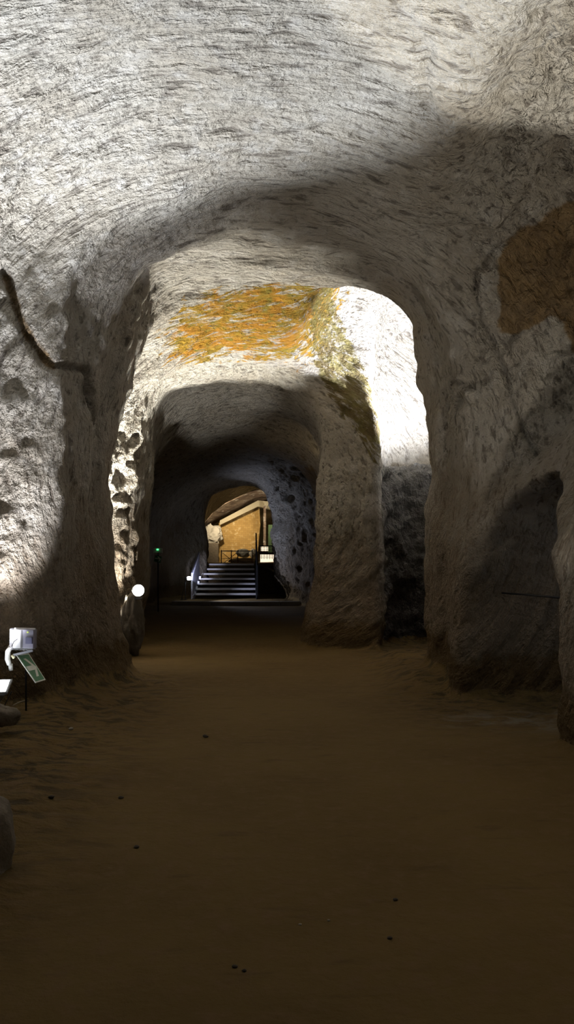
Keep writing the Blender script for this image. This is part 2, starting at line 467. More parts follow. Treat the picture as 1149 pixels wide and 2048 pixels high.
def rock_material():
    m, nt, b = base_mat_nodes('pale_tuff')
    s = NT(nt)
    pos = s.n('ShaderNodeTexCoord').outputs['Object']
    st = s.attr('stroke', 'Vector')
    big = s.ramp(s.noise(pos, 0.9, 4), .35, .65)
    mid = s.noise(pos, 5.0, 6, .6)
    stA = s.noise(s.vmul(st, (3.2, 15, 15)), 1.0, 5, .62, .35)
    stB = s.noise(s.vmul(st, (7.5, 30, 30)), 1.0, 3, .6, .3)
    col = s.mix(big, C4(.57, .535, .47), C4(.475, .43, .36))
    col = s.mix(s.ramp(mid, .45, .75), col, C4(.62, .59, .54))
    # pits and pick marks hold darker dust
    pit = s.ramp(stA, .53, .66)
    col = s.mix(s.math('MULTIPLY', pit, .72), col, C4(.13, .11, .09))
    pit2 = s.ramp(s.noise(pos, 13, 4, .6, .4), .56, .68)
    col = s.mix(s.math('MULTIPLY', pit2, .5), col, C4(.17, .15, .12))
    # dust and soil at the foot, with some brown lamplight colour painted in
    d = s.attr('dirt_lamplight')
    dn = s.math('ADD', d, s.math('MULTIPLY', s.math('SUBTRACT', s.noise(pos, 2.2, 6, .65), .5), .6), True)
    dn = s.math('MULTIPLY', s.ramp(dn, .12, .95), s.ramp(d, 0.0, .12))
    col = s.mix(s.math('MULTIPLY', dn, .85), col, C4(.215, .155, .095))
    col = s.mix(s.ramp(s.math('ADD', s.attr('foot'), s.math('MULTIPLY', s.math('SUBTRACT', s.noise(pos, 5, 5, .65), .5), .8)), .3, .75), col, C4(.14, .092, .042))
    # brown patch
    br = s.attr('brown')
    bn = s.ramp(s.math('ADD', br, s.math('MULTIPLY', s.math('SUBTRACT', s.noise(pos, 4.5, 6, .65), .5), .9)), .38, .62)
    bn = s.math('MULTIPLY', bn, s.ramp(br, 0.02, .25))
    bc = s.mix(s.ramp(s.noise(pos, 3, 5), .4, .65), C4(.30, .19, .075), C4(.19, .115, .04))
    col = s.mix(s.math('MULTIPLY', bn, .85), col, bc)
    # lichen: orange in the middle, olive at the rim and right side
    lc, lr = s.attr('lichen'), s.attr('moss')
    lnz = s.noise(s.vmul(st, (3.0, 9, 9)), 1.0, 6, .68, .6)
    lm = s.ramp(s.math('ADD', s.math('MULTIPLY', lc, .50), s.math('MULTIPLY', lnz, 1.5)), 1.04, 1.22)
    lm = s.math('MULTIPLY', lm, s.ramp(lc, .03, .3))
    lcol = s.mix(s.ramp(s.noise(pos, 2.4, 4, .6), .42, .6), C4(.36, .22, .02), C4(.46, .215, .02))
    lcol = s.mix(s.ramp(s.noise(pos, 6.0, 4, .6), .5, .68), lcol, C4(.25, .20, .03))
    col = s.mix(s.math('MULTIPLY', lm, .97), col, lcol)
    mnz = s.noise(s.vmul(st, (2.2, 16, 16)), 1.0, 5, .65, .4)
    mm = s.ramp(s.math('ADD', s.math('MULTIPLY', lr, .55), s.math('MULTIPLY', mnz, 1.3)), 1.0, 1.2)
    mm = s.math('MULTIPLY', mm, s.ramp(lr, .03, .3))
    mcol = s.mix(s.ramp(s.noise(pos, 4.0, 4, .6), .4, .65), C4(.21, .175, .05), C4(.15, .105, .028))
    col = s.mix(s.math('MULTIPLY', mm, .9), col, mcol)
    col = s.mix(s.math('MULTIPLY', s.attr('ledge_shade'), .75), col, C4(.085, .085, .085))  # shade below the alcove light, painted on the ledge rock
    col = s.mix(s.math('MULTIPLY', s.attr('crack'), .6), col, C4(.05, .04, .03))
    col = s.mix(s.math('MULTIPLY', s.attr('ochre'), .8), col, C4(.42, .30, .13))
    nt.links.new(col, b.inputs['Base Color'])
    b.inputs['Roughness'].default_value = .95
    b.inputs['Specular IOR Level'].default_value = .15
    # relief
    h = s.math('MULTIPLY', stA, -2.4)
    h = s.math('ADD', h, s.math('MULTIPLY', stB, -.5))
    h = s.math('ADD', h, s.math('MULTIPLY', s.noise(pos, 14, 5, .62), 1.1))
    h = s.math('ADD', h, s.math('MULTIPLY', s.math('MULTIPLY', s.noise(pos, 8, 4, .6), 3.2), s.attr('pock')))
    h = s.math('ADD', h, s.math('MULTIPLY', s.noise(pos, 50, 3, .6), .25))
    bp = s.n('ShaderNodeBump'); bp.inputs['Strength'].default_value = 1.0; bp.inputs['Distance'].default_value = .08
    nt.links.new(h, bp.inputs['Height']); nt.links.new(bp.outputs[0], b.inputs['Normal'])
    return m


def ground_material():
    m, nt, b = base_mat_nodes('trodden_earth')
    s = NT(nt)
    pos = s.n('ShaderNodeTexCoord').outputs['Object']
    big = s.ramp(s.noise(pos, .7, 5), .35, .65)
    col = s.mix(big, C4(.148, .100, .038), C4(.122, .081, .031))
    fine = s.noise(pos, 9, 7, .68)
    col = s.mix(s.ramp(fine, .45, .75), col, C4(.155, .10, .05))
    streak = s.noise(s.vmul(pos, (2.2, 7, 3)), 1.0, 5, .6, .3)
    col = s.mix(s.math('MULTIPLY', s.ramp(streak, .58, .72), .4), col, C4(.06, .04, .022))
    rb = s.attr('rubble')
    col = s.mix(s.math('MULTIPLY', s.math('MULTIPLY', rb, s.ramp(s.noise(s.vmul(pos, (4, 9, 6)), 1.0, 7, .7, .4), .46, .60)), .8), col, C4(.04, .032, .02))
    speck = s.n('ShaderNodeTexVoronoi'); speck.inputs['Scale'].default_value = 7
    nt.links.new(pos, speck.inputs['Vector'])
    sp_ = s.math('SUBTRACT', 1.0, s.ramp(speck.outputs['Distance'], .02, .05))
    sel = s.ramp(s.noise(pos, 3.1, 2), .62, .64)
    col = s.mix(s.math('MULTIPLY', sp_, sel), col, C4(.03, .02, .012))
    col = s.mix(s.math('MULTIPLY', s.attr('lit_patch'), s.math('MULTIPLY', s.ramp(s.noise(s.vmul(pos, (2, 4, 2)), 1.0, 5, .65), .45, .6), .6)), col, C4(.20, .18, .15))
    col = s.mix(s.math('MULTIPLY', s.attr('ochre'), .8), col, C4(.3, .24, .14))
    nt.links.new(col, b.inputs['Base Color'])
    b.inputs['Roughness'].default_value = .97
    b.inputs['Specular IOR Level'].default_value = .1
    h = s.math('ADD', s.math('MULTIPLY', s.noise(pos, 12, 6, .62), .6), s.math('MULTIPLY', fine, .5))
    h = s.math('ADD', h, s.math('MULTIPLY', s.math('MULTIPLY', s.noise(s.vmul(pos, (4, 8, 4)), 1.0, 5, .65), 4.0), rb))
    bp = s.n('ShaderNodeBump'); bp.inputs['Strength'].default_value = .9; bp.inputs['Distance'].default_value = .03
    nt.links.new(h, bp.inputs['Height']); nt.links.new(bp.outputs[0], b.inputs['Normal'])
    return m


M_ROCK, M_GROUND = rock_material(), ground_material()
lit_patch = poly_mask(xy, [(1.35, 7.2), (2.5, 7.0), (3.6, 7.2), (3.6, 7.9), (2.6, 7.95), (1.5, 7.7)], .25) * isfloor  # pool of niche light painted on the floor as paler colour
pock = np.clip(right_wall * .9 + recess_l + side_l * .7 + ledge_r + far_r, 0, 1)
ATTRS = dict(foot=1 - sstep(0.05, 0.9, z - fh),dirt_lamplight=dirt_lamplight, brown=brown, lichen=lich_c, moss=lich_r, crack=crack, pock=pock, ledge_shade=dark_ledge,
             ochre=warm_room, rubble=rub, lit_patch=lit_patch)

ceil_line = 4.55 - 0.75 * sstep(12.5, 14, qy) - 0.75 * sstep(15, 19, qy) + 0.5 * sstep(27.5, 28.5, qy)
is_f = (qz - qfh < 0.10) & (qn[:, 2] > 0.25)
is_c = ~is_f & (qz > ceil_line) & ~((qy > 10.4) & (qy < 16) & (qx > 1.3) & (qz < 6.6))
rest = ~is_f & ~is_c
REG = [('floor', is_f, 'dark trodden brown earth floor running the length of the cave'),
       ('ceiling', is_c, 'pale pick-marked rock vaults overhead'),
       ('wall_front', rest & (qy < -2.2), 'rock wall behind the viewer'),
       ('wall_left', rest & (qy >= -2.2) & (qy < 10.4) & (qx < -0.2), 'near left rock wall and pier with a seam under its bulge'),
       ('wall_right', rest & (qy >= -2.2) & (qy < 10.4) & (qx >= -0.2), 'near right rock wall with brown patch, long crack and dark niche'),
       ('wall_inner_left', rest & (qy >= 10.4) & (qy < 15.9) & (qx < -0.9), 'brightly lit rough rock wall behind the left pier'),
       ('wall_inner_right', rest & (qy >= 10.4) & (qy < 15.9) & (qx >= -0.9), 'rock pier of the second arch and white-lit alcove beside it'),
       ('wall_far_left', rest & (qy >= 15.9) & (qy < 27.6) & (qx < -1.5), 'unlit rock wall at the left of the stairs'),
       ('wall_far_right', rest & (qy >= 15.9) & (qy < 27.6) & (qx >= -1.5), 'rough bluish-lit rock at the right of the stairs'),
       ('wall_back', rest & (qy >= 27.6), 'rock walls of the lit room beyond the stairs')]
for name, m, lab in REG:
    q = Q[m]
    if not len(q): continue
    used, inv = np.unique(q, return_inverse=True)
    q2 = inv.reshape(-1, 4).astype(np.int32)
    me = bpy.data.meshes.new(name)
    me.vertices.add(len(used)); me.vertices.foreach_set('co', V[used].astype(np.float32).ravel())
    me.loops.add(len(q2) * 4); me.loops.foreach_set('vertex_index', q2.ravel())
    me.polygons.add(len(q2)); me.polygons.foreach_set('loop_start', np.arange(0, len(q2) * 4, 4, dtype=np.int32))
    me.update(calc_edges=True)
    me.polygons.foreach_set('use_smooth', np.ones(len(q2), bool))
    for k, v in ATTRS.items():
        if name == 'floor' and k not in ('rubble', 'lit_patch', 'ochre'): continue
        if name != 'floor' and k in ('rubble', 'lit_patch'): continue
        a = me.attributes.new(k, 'FLOAT', 'POINT'); a.data.foreach_set('value', v[used].astype(np.float32))
    a = me.attributes.new('stroke', 'FLOAT_VECTOR', 'POINT'); a.data.foreach_set('vector', stroke[used].astype(np.float32).ravel())
    me.normals_split_custom_set_from_vertices(N[used].tolist())
    me.materials.append(M_GROUND if name == 'floor' else M_ROCK)
    o = bpy.data.objects.new(name, me); COL.objects.link(o)
    o['kind'] = 'structure'; o['label'] = lab
    print('REGION', name, len(q2))

# ---------------------------------------------------------------- small mesh builder
class MB:
    def __init__(s): s.v = []; s.f = []
    def add(s, vs, fs):
        b = len(s.v); s.v += [tuple(v) for v in vs]; s.f += [tuple(i + b for i in f) for f in fs]; return s
    def box(s, c, size, rot=None):
        R = Euler(rot).to_matrix() if rot else Matrix.Identity(3)
        c = Vector(c); hx, hy, hz = (k / 2 for k in size)
        vs = [c + R @ Vector((a * hx, b * hy, d * hz)) for a in (-1, 1) for b in (-1, 1) for d in (-1, 1)]
        return s.add(vs, [(0, 1, 3, 2), (4, 6, 7, 5), (0, 4, 5, 1), (2, 3, 7, 6), (0, 2, 6, 4), (1, 5, 7, 3)])
    def bar(s, p0, p1, w, h=None):
        p0, p1 = Vector(p0), Vector(p1); h = h or w
        d = (p1 - p0); L = d.length; q = d.to_track_quat('Y', 'Z').to_matrix()
        vs = [p0 + q @ Vector((a * w / 2, b * L, c * h / 2)) for a in (-1, 1) for b in (0, 1) for c in (-1, 1)]
        return s.add(vs, [(0, 1, 3, 2), (4, 6, 7, 5), (0, 4, 5, 1), (2, 3, 7, 6), (0, 2, 6, 4), (1, 5, 7, 3)])
    def tube(s, pts, r, n=10, caps=True):
        pts = [Vector(p) for p in pts]; rs = r if isinstance(r, (list, tuple)) else [r] * len(pts)
        vs = []; up = None
        for i, p in enumerate(pts):
            d = (pts[min(i + 1, len(pts) - 1)] - pts[max(i - 1, 0)]).normalized()
            if up is None: up = d.orthogonal().normalized()
            a = (up - d * up.dot(d)).normalized(); up = a; b = d.cross(a)
            for k in range(n):
                t = 2 * math.pi * k / n
                vs.append(p + (a * math.cos(t) + b * math.sin(t)) * rs[i])
        fs = [(i * n + k, i * n + (k + 1) % n, (i + 1) * n + (k + 1) % n, (i + 1) * n + k) for i in range(len(pts) - 1) for k in range(n)]
        if caps: fs += [tuple(range(n - 1, -1, -1)), tuple((len(pts) - 1) * n + k for k in range(n))]
        return s.add(vs, fs)
    def prism(s, poly, M, d):
        """poly in local xy, extruded from z=0 to z=d, by matrix M"""
        n = len(poly)
        vs = [M @ Vector((a, b, 0)) for a, b in poly] + [M @ Vector((a, b, d)) for a, b in poly]
        fs = [tuple(range(n - 1, -1, -1)), tuple(range(n, 2 * n))] + [(i, (i + 1) % n, n + (i + 1) % n, n + i) for i in range(n)]
        return s.add(vs, fs)
    def build(s, name, mat, parent=None, smooth=False, bevel=0):
        me = bpy.data.meshes.new(name); me.from_pydata(s.v, [], s.f); me.update()
        me.materials.append(mat)
        if smooth: me.polygons.foreach_set('use_smooth', np.ones(len(me.polygons), bool))
        o = bpy.data.objects.new(name, me); COL.objects.link(o)
        if parent is not None:
            o.parent = parent; o.matrix_parent_inverse = parent.matrix_world.inverted()
        if bevel:
            b = o.modifiers.new('bevel', 'BEVEL'); b.width = bevel; b.segments = 2; b.limit_method = 'ANGLE'
        return o


def empty(name, loc, label, cat, group=None):
    o = bpy.data.objects.new(name, None); COL.objects.link(o); o.location = loc
    o.empty_display_size = .1
    o.matrix_world = Matrix.Translation(loc)
    o['label'] = label; o['category'] = cat
    if group: o['group'] = group
    return o


def tag(o, label, cat, group=None):
    o['label'] = label; o['category'] = cat
    if group: o['group'] = group
    return o


def simple(name, col, rough=.6, metal=0.0, emis=None, es=0, bump=0, scale=20, trans=0.0):
    m, nt, b = base_mat_nodes(name); s = NT(nt)
    pos = s.n('ShaderNodeTexCoord').outputs['Object']
    nz = s.noise(pos, scale, 4, .6)
    c = s.mix(nz, C4(*[k * .82 for k in col]), C4(*[min(1, k * 1.15) for k in col]))
    nt.links.new(c, b.inputs['Base Color'])
    b.inputs['Roughness'].default_value = rough; b.inputs['Metallic'].default_value = metal
    b.inputs['Transmission Weight'].default_value = trans
    if emis:
        b.inputs['Emission Color'].default_value = C4(*emis); b.inputs['Emission Strength'].default_value = es
    if bump:
        bp = s.n('ShaderNodeBump'); bp.inputs['Distance'].default_value = bump
        nt.links.new(nz, bp.inputs['Height']); nt.links.new(bp.outputs[0], b.inputs['Normal'])
    return m


M_DARK = simple('black_steel', (.03, .03, .035), .45, .6)
M_STEEL = simple('galvanised_steel', (.42, .42, .46), .42, .75)
M_TREAD = simple('metal_tread', (.46, .44, .46), .5, .3)
M_RAIL = simple('grey_railing', (.34, .34, .42), .5, .3)
M_HOUS = simple('grey_cast_housing', (.30, .31, .32), .5, .3)
M_WHITE = simple('white_plastic', (.75, .75, .73), .4)
M_CREAM = simple('cream_gland', (.72, .66, .42), .5)
M_GREY = simple('grey_cover', (.30, .29, .36), .35)
M_BLUE = simple('blue_grey_label', (.12, .12, .22), .4)
M_GREEN = simple('green_sign', (.025, .16, .07), .5)
M_SIGNW = simple('sign_white', (.62, .64, .58), .5)
M_GLED = simple('green_led', (.1, .8, .3), .4, emis=(.1, 1, .3), es=2.5)
M_YLED = simple('yellow_led', (.6, .7, .1), .4, emis=(.6, .8, .1), es=.6)
def clear_mat():
    m, nt, b = base_mat_nodes('clear_polycarbonate')
    out = [n for n in nt.nodes if n.type == 'OUTPUT_MATERIAL'][0]
    t = nt.nodes.new('ShaderNodeBsdfTransparent'); mx = nt.nodes.new('ShaderNodeMixShader')
    t.inputs[0].default_value = C4(.93, .93, .96)
    b.inputs['Base Color'].default_value = C4(.8, .8, .84); b.inputs['Roughness'].default_value = .1
    mx.inputs[0].default_value = .10
    nt.links.new(t.outputs[0], mx.inputs[1]); nt.links.new(b.outputs[0], mx.inputs[2]); nt.links.new(mx.outputs[0], out.inputs[0])
    return m


M_CLEAR = clear_mat()
M_LAMPW = simple('lit_lamp_glass_warm', (1, .97, .9), .4, emis=(1, .93, .80), es=30)
M_LAMPC = simple('lit_lamp_glass_cool', (1, 1, 1), .4, emis=(.9, .95, 1), es=30)
M_STONE = simple('grey_brown_stone', (.15, .125, .095), .95, bump=.02, scale=14)
M_BOULD = simple('dark_brown_stone', (.085, .07, .052), .95, bump=.03, scale=9)
M_PEB = simple('dark_pebble', (.045, .035, .028), .9, bump=.004, scale=40)
M_PEBL = simple('pale_pebble', (.28, .25, .2), .9, bump=.004, scale=40)
M_WOOD = simple('pale_stick_wood', (.30, .24, .17), .8)
M_PANEL = simple('backlit_cream_panel', (.8, .72, .6), .5, emis=(1, .84, .66), es=.95)
M_GRN = simple('green_drape', (.05, .09, .035), .8)
M_PALEST = simple('pale_plaster', (.40, .36, .26), .9, bump=.01)
M_CHALK = simple('white_limestone', (.5, .48, .43), .9, bump=.02, scale=10)
M_DKSTN = simple('dark_stone', (.10, .10, .09), .9, bump=.02, scale=10)
M_CONC = simple('worn_sill_stone', (.20, .18, .155), .9, bump=.01, scale=12)


def sandstone_mat():
    m, nt, b = base_mat_nodes('ochre_masonry'); s = NT(nt)
    pos = s.n('ShaderNodeTexCoord').outputs['Object']
    br = s.n('ShaderNodeTexBrick'); br.inputs['Scale'].default_value = 3.2
    br.inputs['Color1'].default_value = C4(.42, .27, .09); br.inputs['Color2'].default_value = C4(.34, .21, .065)
    br.inputs['Mortar'].default_value = C4(.30, .20, .07); br.inputs['Mortar Size'].default_value = .02
    mp = s.n('ShaderNodeMapping'); mp.inputs['Rotation'].default_value = (math.pi / 2, 0, 0)
    nt.links.new(pos, mp.inputs[0]); nt.links.new(mp.outputs[0], br.inputs['Vector'])
    nz = s.noise(pos, 6, 6, .65)
    c = s.mix(s.ramp(nz, .52, .7), br.outputs[0], C4(.55, .42, .22))
    nt.links.new(c, b.inputs['Base Color']); b.inputs['Roughness'].default_value = .95
    bp = s.n('ShaderNodeBump'); bp.inputs['Distance'].default_value = .03
    nt.links.new(nz, bp.inputs['Height']); nt.links.new(bp.outputs[0], b.inputs['Normal'])
    return m


def strata_mat():
    m, nt, b = base_mat_nodes('banded_rock'); s = NT(nt)
    pos = s.n('ShaderNodeTexCoord').outputs['Object']
    nz = s.noise(s.vmul(pos, (1.0, 1.0, 6.0)), 1.2, 5, .6, .3)
    c = s.mix(s.ramp(nz, .4, .62), C4(.24, .18, .13), C4(.13, .085, .06))
    c = s.mix(s.ramp(s.noise(pos, 3.5, 5), .56, .68), c, C4(.46, .42, .37))
    nt.links.new(c, b.inputs['Base Color']); b.inputs['Roughness'].default_value = .95
    bp = s.n('ShaderNodeBump'); bp.inputs['Distance'].default_value = .08
    nt.links.new(nz, bp.inputs['Height']); nt.links.new(bp.outputs[0], b.inputs['Normal'])
    return m


M_SAND, M_STRATA = sandstone_mat(), strata_mat()


def rock_lump(name, loc, size, mat, seed=0, sub=4, amp=.22, parent=None, freq=1.4):
    import bmesh
    bm = bmesh.new(); bmesh.ops.create_icosphere(bm, subdivisions=sub, radius=1)
    co = np.array([v.co[:] for v in bm.verts])
    d = 1 + amp * vnoise(co * freq + seed * 7.3, seed) + amp * .4 * vnoise(co * freq * 3 + seed, seed + 1) + amp * .2 * vnoise(co * freq * 8 + seed, seed + 2)
    co = co * d[:, None] * (np.array(size) / 2)
    for v, c in zip(bm.verts, co): v.co = c
    for f in bm.faces: f.smooth = True
    me = bpy.data.meshes.new(name); bm.to_mesh(me); bm.free(); me.materials.append(mat)
    o = bpy.data.objects.new(name, me); COL.objects.link(o); o.location = loc
    if parent: o.parent = parent
    return o


def spot(name, loc, target, power, color, angle, blend=.15, size=.06, parent=None):
    d = bpy.data.lights.new(name, 'SPOT'); d.energy = power; d.color = color
    d.spot_size = math.radians(angle); d.spot_blend = blend; d.shadow_soft_size = size
    o = bpy.data.objects.new(name, d); COL.objects.link(o)
    o.location = loc
    o.rotation_euler = (Vector(target) - Vector(loc)).to_track_quat('-Z', 'Y').to_euler()
    if parent is not None:
        o.parent = parent; o.matrix_parent_inverse = parent.matrix_world.inverted()
    return o


def area(name, loc, target, power, color, sx, sy, parent=None, spread=180):
    d = bpy.data.lights.new(name, 'AREA'); d.energy = power; d.color = color; d.shape = 'RECTANGLE'
    d.size = sx; d.size_y = sy; d.spread = math.radians(spread)
    o = bpy.data.objects.new(name, d); COL.objects.link(o); o.location = loc
    o.rotation_euler = (Vector(target) - Vector(loc)).to_track_quat('-Z', 'Y').to_euler()
    if parent is not None:
        o.parent = parent; o.matrix_parent_inverse = parent.matrix_world.inverted()
    return o


def floodlight(loc, target, label, glass, w=.26, h=.18, dep=.10, foot=None, group=None, rnd=False):
    """halogen floodlight: ribbed body, bright glass, rim, U bracket, foot"""
    root = empty('floodlight', foot or loc, label, 'lamp', group)
    L = Vector(loc); d = (Vector(target) - L).normalized()
    R = d.to_track_quat('Z', 'Y').to_matrix().to_4x4(); Mx = Matrix.Translation(L) @ R
    T = lambda a, b, c: Mx @ Vector((a, b, c))
    def fr(w, h, z0, w2, h2, z1):
        vs = [T(a * w / 2, b * h / 2, z0) for a, b in ((-1, -1), (1, -1), (1, 1), (-1, 1))] + [T(a * w2 / 2, b * h2 / 2, z1) for a, b in ((-1, -1), (1, -1), (1, 1), (-1, 1))]
        return vs, [(3, 2, 1, 0), (4, 5, 6, 7), (0, 1, 5, 4), (1, 2, 6, 5), (2, 3, 7, 6), (3, 0, 4, 7)]
    if rnd:
        MB().tube([T(0, 0, -dep), T(0, 0, -dep * .6), T(0, 0, -.02), T(0, 0, 0)], [w * .22, w * .42, w * .52, w * .52], 24).build('housing', M_HOUS, root, True)
        MB().tube([T(0, 0, 0), T(0, 0, .02), T(0, 0, .035)], [w * .46, w * .42, w * .2], 24).build('glass', glass, root, True)
        b = MB(); Fp = Vector(foot)
        for a in (-1, 1):
            b.bar(T(a * (w / 2 + .01), 0, -dep * .4), Fp + Vector((a * .04, 0, .01)), .014, .006)
        b.box(Fp + Vector((0, 0, .008)), (.1, .06, .016)); b.build('bracket', M_DARK, root)
        return root, T
    m = MB(); m.add(*fr(w * .55, h * .55, -dep, w * .92, h * .92, -.012))
    for k in range(5):
        zz = -dep + .014 + k * dep * .16
        m.add(*fr(w * (.62 + .07 * k), h * (.62 + .07 * k), zz, w * (.62 + .07 * k), h * (.62 + .07 * k), zz + .005))
    m.build('housing', M_HOUS, root)
    g = MB(); g.add(*fr(w * .86, h * .84, -.011, w * .86, h * .84, .002)); g.build('glass', glass, root)
    r = MB()
    for a in (-1, 1):
        r.bar(T(a * w / 2, -h / 2 - .008, 0), T(a * w / 2, h / 2 + .008, 0), .016, .02)
        r.bar(T(-w / 2, a * h / 2, 0), T(w / 2, a * h / 2, 0), .016, .02)
    r.build('rim', M_HOUS, root)
    if foot:
        b = MB(); Fp = Vector(foot)
        for a in (-1, 1):
            b.bar(T(a * (w / 2 + .02), 0, -dep * .4), Fp + Vector((a * .06, 0, .01)), .022, .006)
        b.box(Fp + Vector((0, 0, .008)), (.2, .1, .016)); b.build('bracket', M_DARK, root)
    return root, T


exec_lights = True
WARM, COOL, NEUT = (1, .86, .68), (.80, .88, 1.0), (1, .95, .88)

# ---------------------------------------------------------------- lamps
# near left, cut by the left frame edge
p = P(-18, 1374, 7.0)
fl1, T1 = floodlight(p, (p[0] + .05, p[1] - .35, p[2] + 1), 'grey floodlight on the ground at the left edge, below the exit light box', M_LAMPC, .30, .22, .12,
                     foot=(p[0], p[1], .1))
spot('flood_beam', T1(0, 0, .03), (-1.6, 5.45, 5.4), 2700, (.88, .93, 1.0), 68, .45, .05, fl1)
spot('flood_beam', T1(0, 0, .04), (p[0] - .17, p[1] + .17, p[2] + 1), 700, (.93, .94, 1.0), 78, .9, .05, fl1)
# near right, out of the frame
p = (2.45, 3.5, .45)
fl2, T2 = floodlight(p, (2.2, 3.55, 3.), 'grey floodlight on the ground out of view at the near right', M_LAMPW, .30, .22, .12, foot=(2.45, 3.5, .05))
spot('flood_beam', T2(0, 0, .03), (2.54, 3.57, 1.45), 1500, (1, .96, .87), 68, .12, .03, fl2)
spot('flood_beam', T2(0, 0, .04), (2.35, 8.0, 4.4), 300, (1, .9, .76), 64, .95, .05, fl2)  # weak wide beam added to brighten the right wall
# alcove behind the right pier
p = (2.85, 12.6, 2.95)
fl3, T3 = floodlight(p, (2.2, 14, 4.6), 'floodlight fixed behind the right pier, washing the alcove white', M_LAMPC, .30, .22, .12, foot=(3.0, 12.5, 2.85))
spot('flood_beam', T3(0, 0, .03), (2.1, 13.6, 5.1), 2700, (.88, .91, 1.0), 120, .6, .06, fl3)
# behind the left pier
p = P(221, 1234, 12.1)
fl4, T4 = floodlight(p, (p[0] + .05, p[1] + .05, 3), 'floodlight on the ground between the left pier and the boulder, washing the rough wall', M_LAMPW, .22, .18, .12, foot=(p[0], p[1], .1))
spot('flood_beam', T4(0, 0, .03), (p[0] + .85, p[1] - .42, p[2] + 4), 2300, (1, .96, .86), 66, .4, .05, fl4)
spot('flood_beam', T4(0, 0, .04), (p[0] - .22, p[1] + .35, p[2] + 1), 330, (1, .96, .88), 92, .3, .05, fl4)
# niche
# lamp on the boulder facing the viewer
p = P(277, 1181, 11.95)
fl5, T5 = floodlight(p, (p[0] + .3, p[1] - 1, p[2] - .05), 'small glaring lamp on top of the boulder behind the left pier', M_LAMPW, .185, .185, .11, rnd=True,
                     foot=(p[0], p[1] + .03, p[2] - .13))
spot('flood_beam', T5(0, 0, .03), (p[0] + .9, p[1] - 1, p[2] - .45), 16, (1, .85, .62), 140, .6, .05, fl5)
# far lamp beside the stairs
p = P(374, 1157, 25.0)
fl6, T6 = floodlight(p, (p[0] + 1, p[1] + .15, p[2] + .1), 'small white twin lamp low on the left of the metal stairs', M_LAMPC, .20, .11, .08, foot=(p[0] - .1, p[1], .08))
g = rock_lump('bulb', T6(-.0, 0, .06), (.2, .1, .12), M_LAMPC, 3, 2, .1)
g.parent = fl6; g.matrix_parent_inverse = fl6.matrix_world.inverted()
spot('flood_beam', T6(0, 0, .16), (p[0] + 2.4, p[1] - .6, p[2] + .5), 230, (.68, .75, 1.0), 122, .5, .06, fl6)

spot('flood_beam', T6(-.06, 0, .16), (-2.86, 26.6, .95), 60, (.72, .76, 1.0), 40, .6, .04, fl6)  # extra narrow beam added to light up the stair side panel

# dim warm lamp in the niche, cool
area('niche_glow', (3.6, 7.6, 1.5), (2.0, 7.4, 0.1), 2.2, (.85, .92, 1), .15, .1)
# faint distant glow in the inner tunnel
area('tunnel_glow', (0.35, 15.4, 3.3), (0.9, 18.3, 2.8), 1.6, (1, .75, .42), .2, .1)

# ---------------------------------------------------------------- emergency light box with sign on post, near left
Y = 7.25
s_ = Y / F_PX
def Q3(px, py, Y=7.25): return Vector(P(px, py, Y))
em = empty('emergency_light', Q3(52, 1432), 'exit light box with green arrow sign on a dark post at the left', 'emergency light')
MB().tube([Q3(52, 1290, 7.36), Q3(52, 1345, 7.45), Q3(52, 1430, 7.45)], .009, 8).build('post', M_DARK, em, True)
c = Q3(46, 1278)
bw, bh, bd = (70 - 23) * s_, (1300 - 1258) * s_, .09
Rb = (0, 0, math.radians(-14))
b = MB(); b.box(c + Vector((0, .05, 0)), (bw, .012, bh), Rb); b.build('back_plate', M_WHITE, em, bevel=.003)
MB().box(c + Vector((-.055, .02, 0)), (bw * .42, .05, bh * .86), Rb).build('reflector', M_WHITE, em, bevel=.003)
MB().box(c + Vector((.055, .02, -.0)), (bw * .5, .06, bh * .88), Rb).build('control_cover', M_GREY, em, bevel=.004)
MB().box(c + Vector((.06, -.018, -.012)), (bw * .3, .012, bh * .3), Rb).build('label_plate', M_BLUE, em)
MB().box(c + Vector((.048, -.02, .062)), (.012, .01, .012), Rb).build('indicator', M_YLED, em)
MB().box(c, (bw * 1.04, bd, bh), Rb).build('clear_cover', M_CLEAR, em, bevel=.008)
MB().tube([Q3(35, 1278, 7.18), Q3(28, 1283, 7.16), Q3(24, 1292, 7.15), Q3(21, 1298, 7.15)], .004, 6).build('cable', M_DARK, em, True)
MB().tube([Q3(22, 1292), Q3(16, 1303), Q3(15, 1318), Q3(19, 1330)], [.02, .024, .024, .02], 12).build('lamp_tube', M_WHITE, em, True)
MB().tube([Q3(21, 1328), Q3(22, 1341)], [.02, .017], 12).build('tube_cap', M_WHITE, em, True)
MB().tube([Q3(24, 1310), Q3(29, 1316)], .015, 10).build('gland', M_CREAM, em, True)
MB().bar(Q3(27, 1310), Q3(66, 1301), .014, .02).build('bracket', M_STEEL, em)
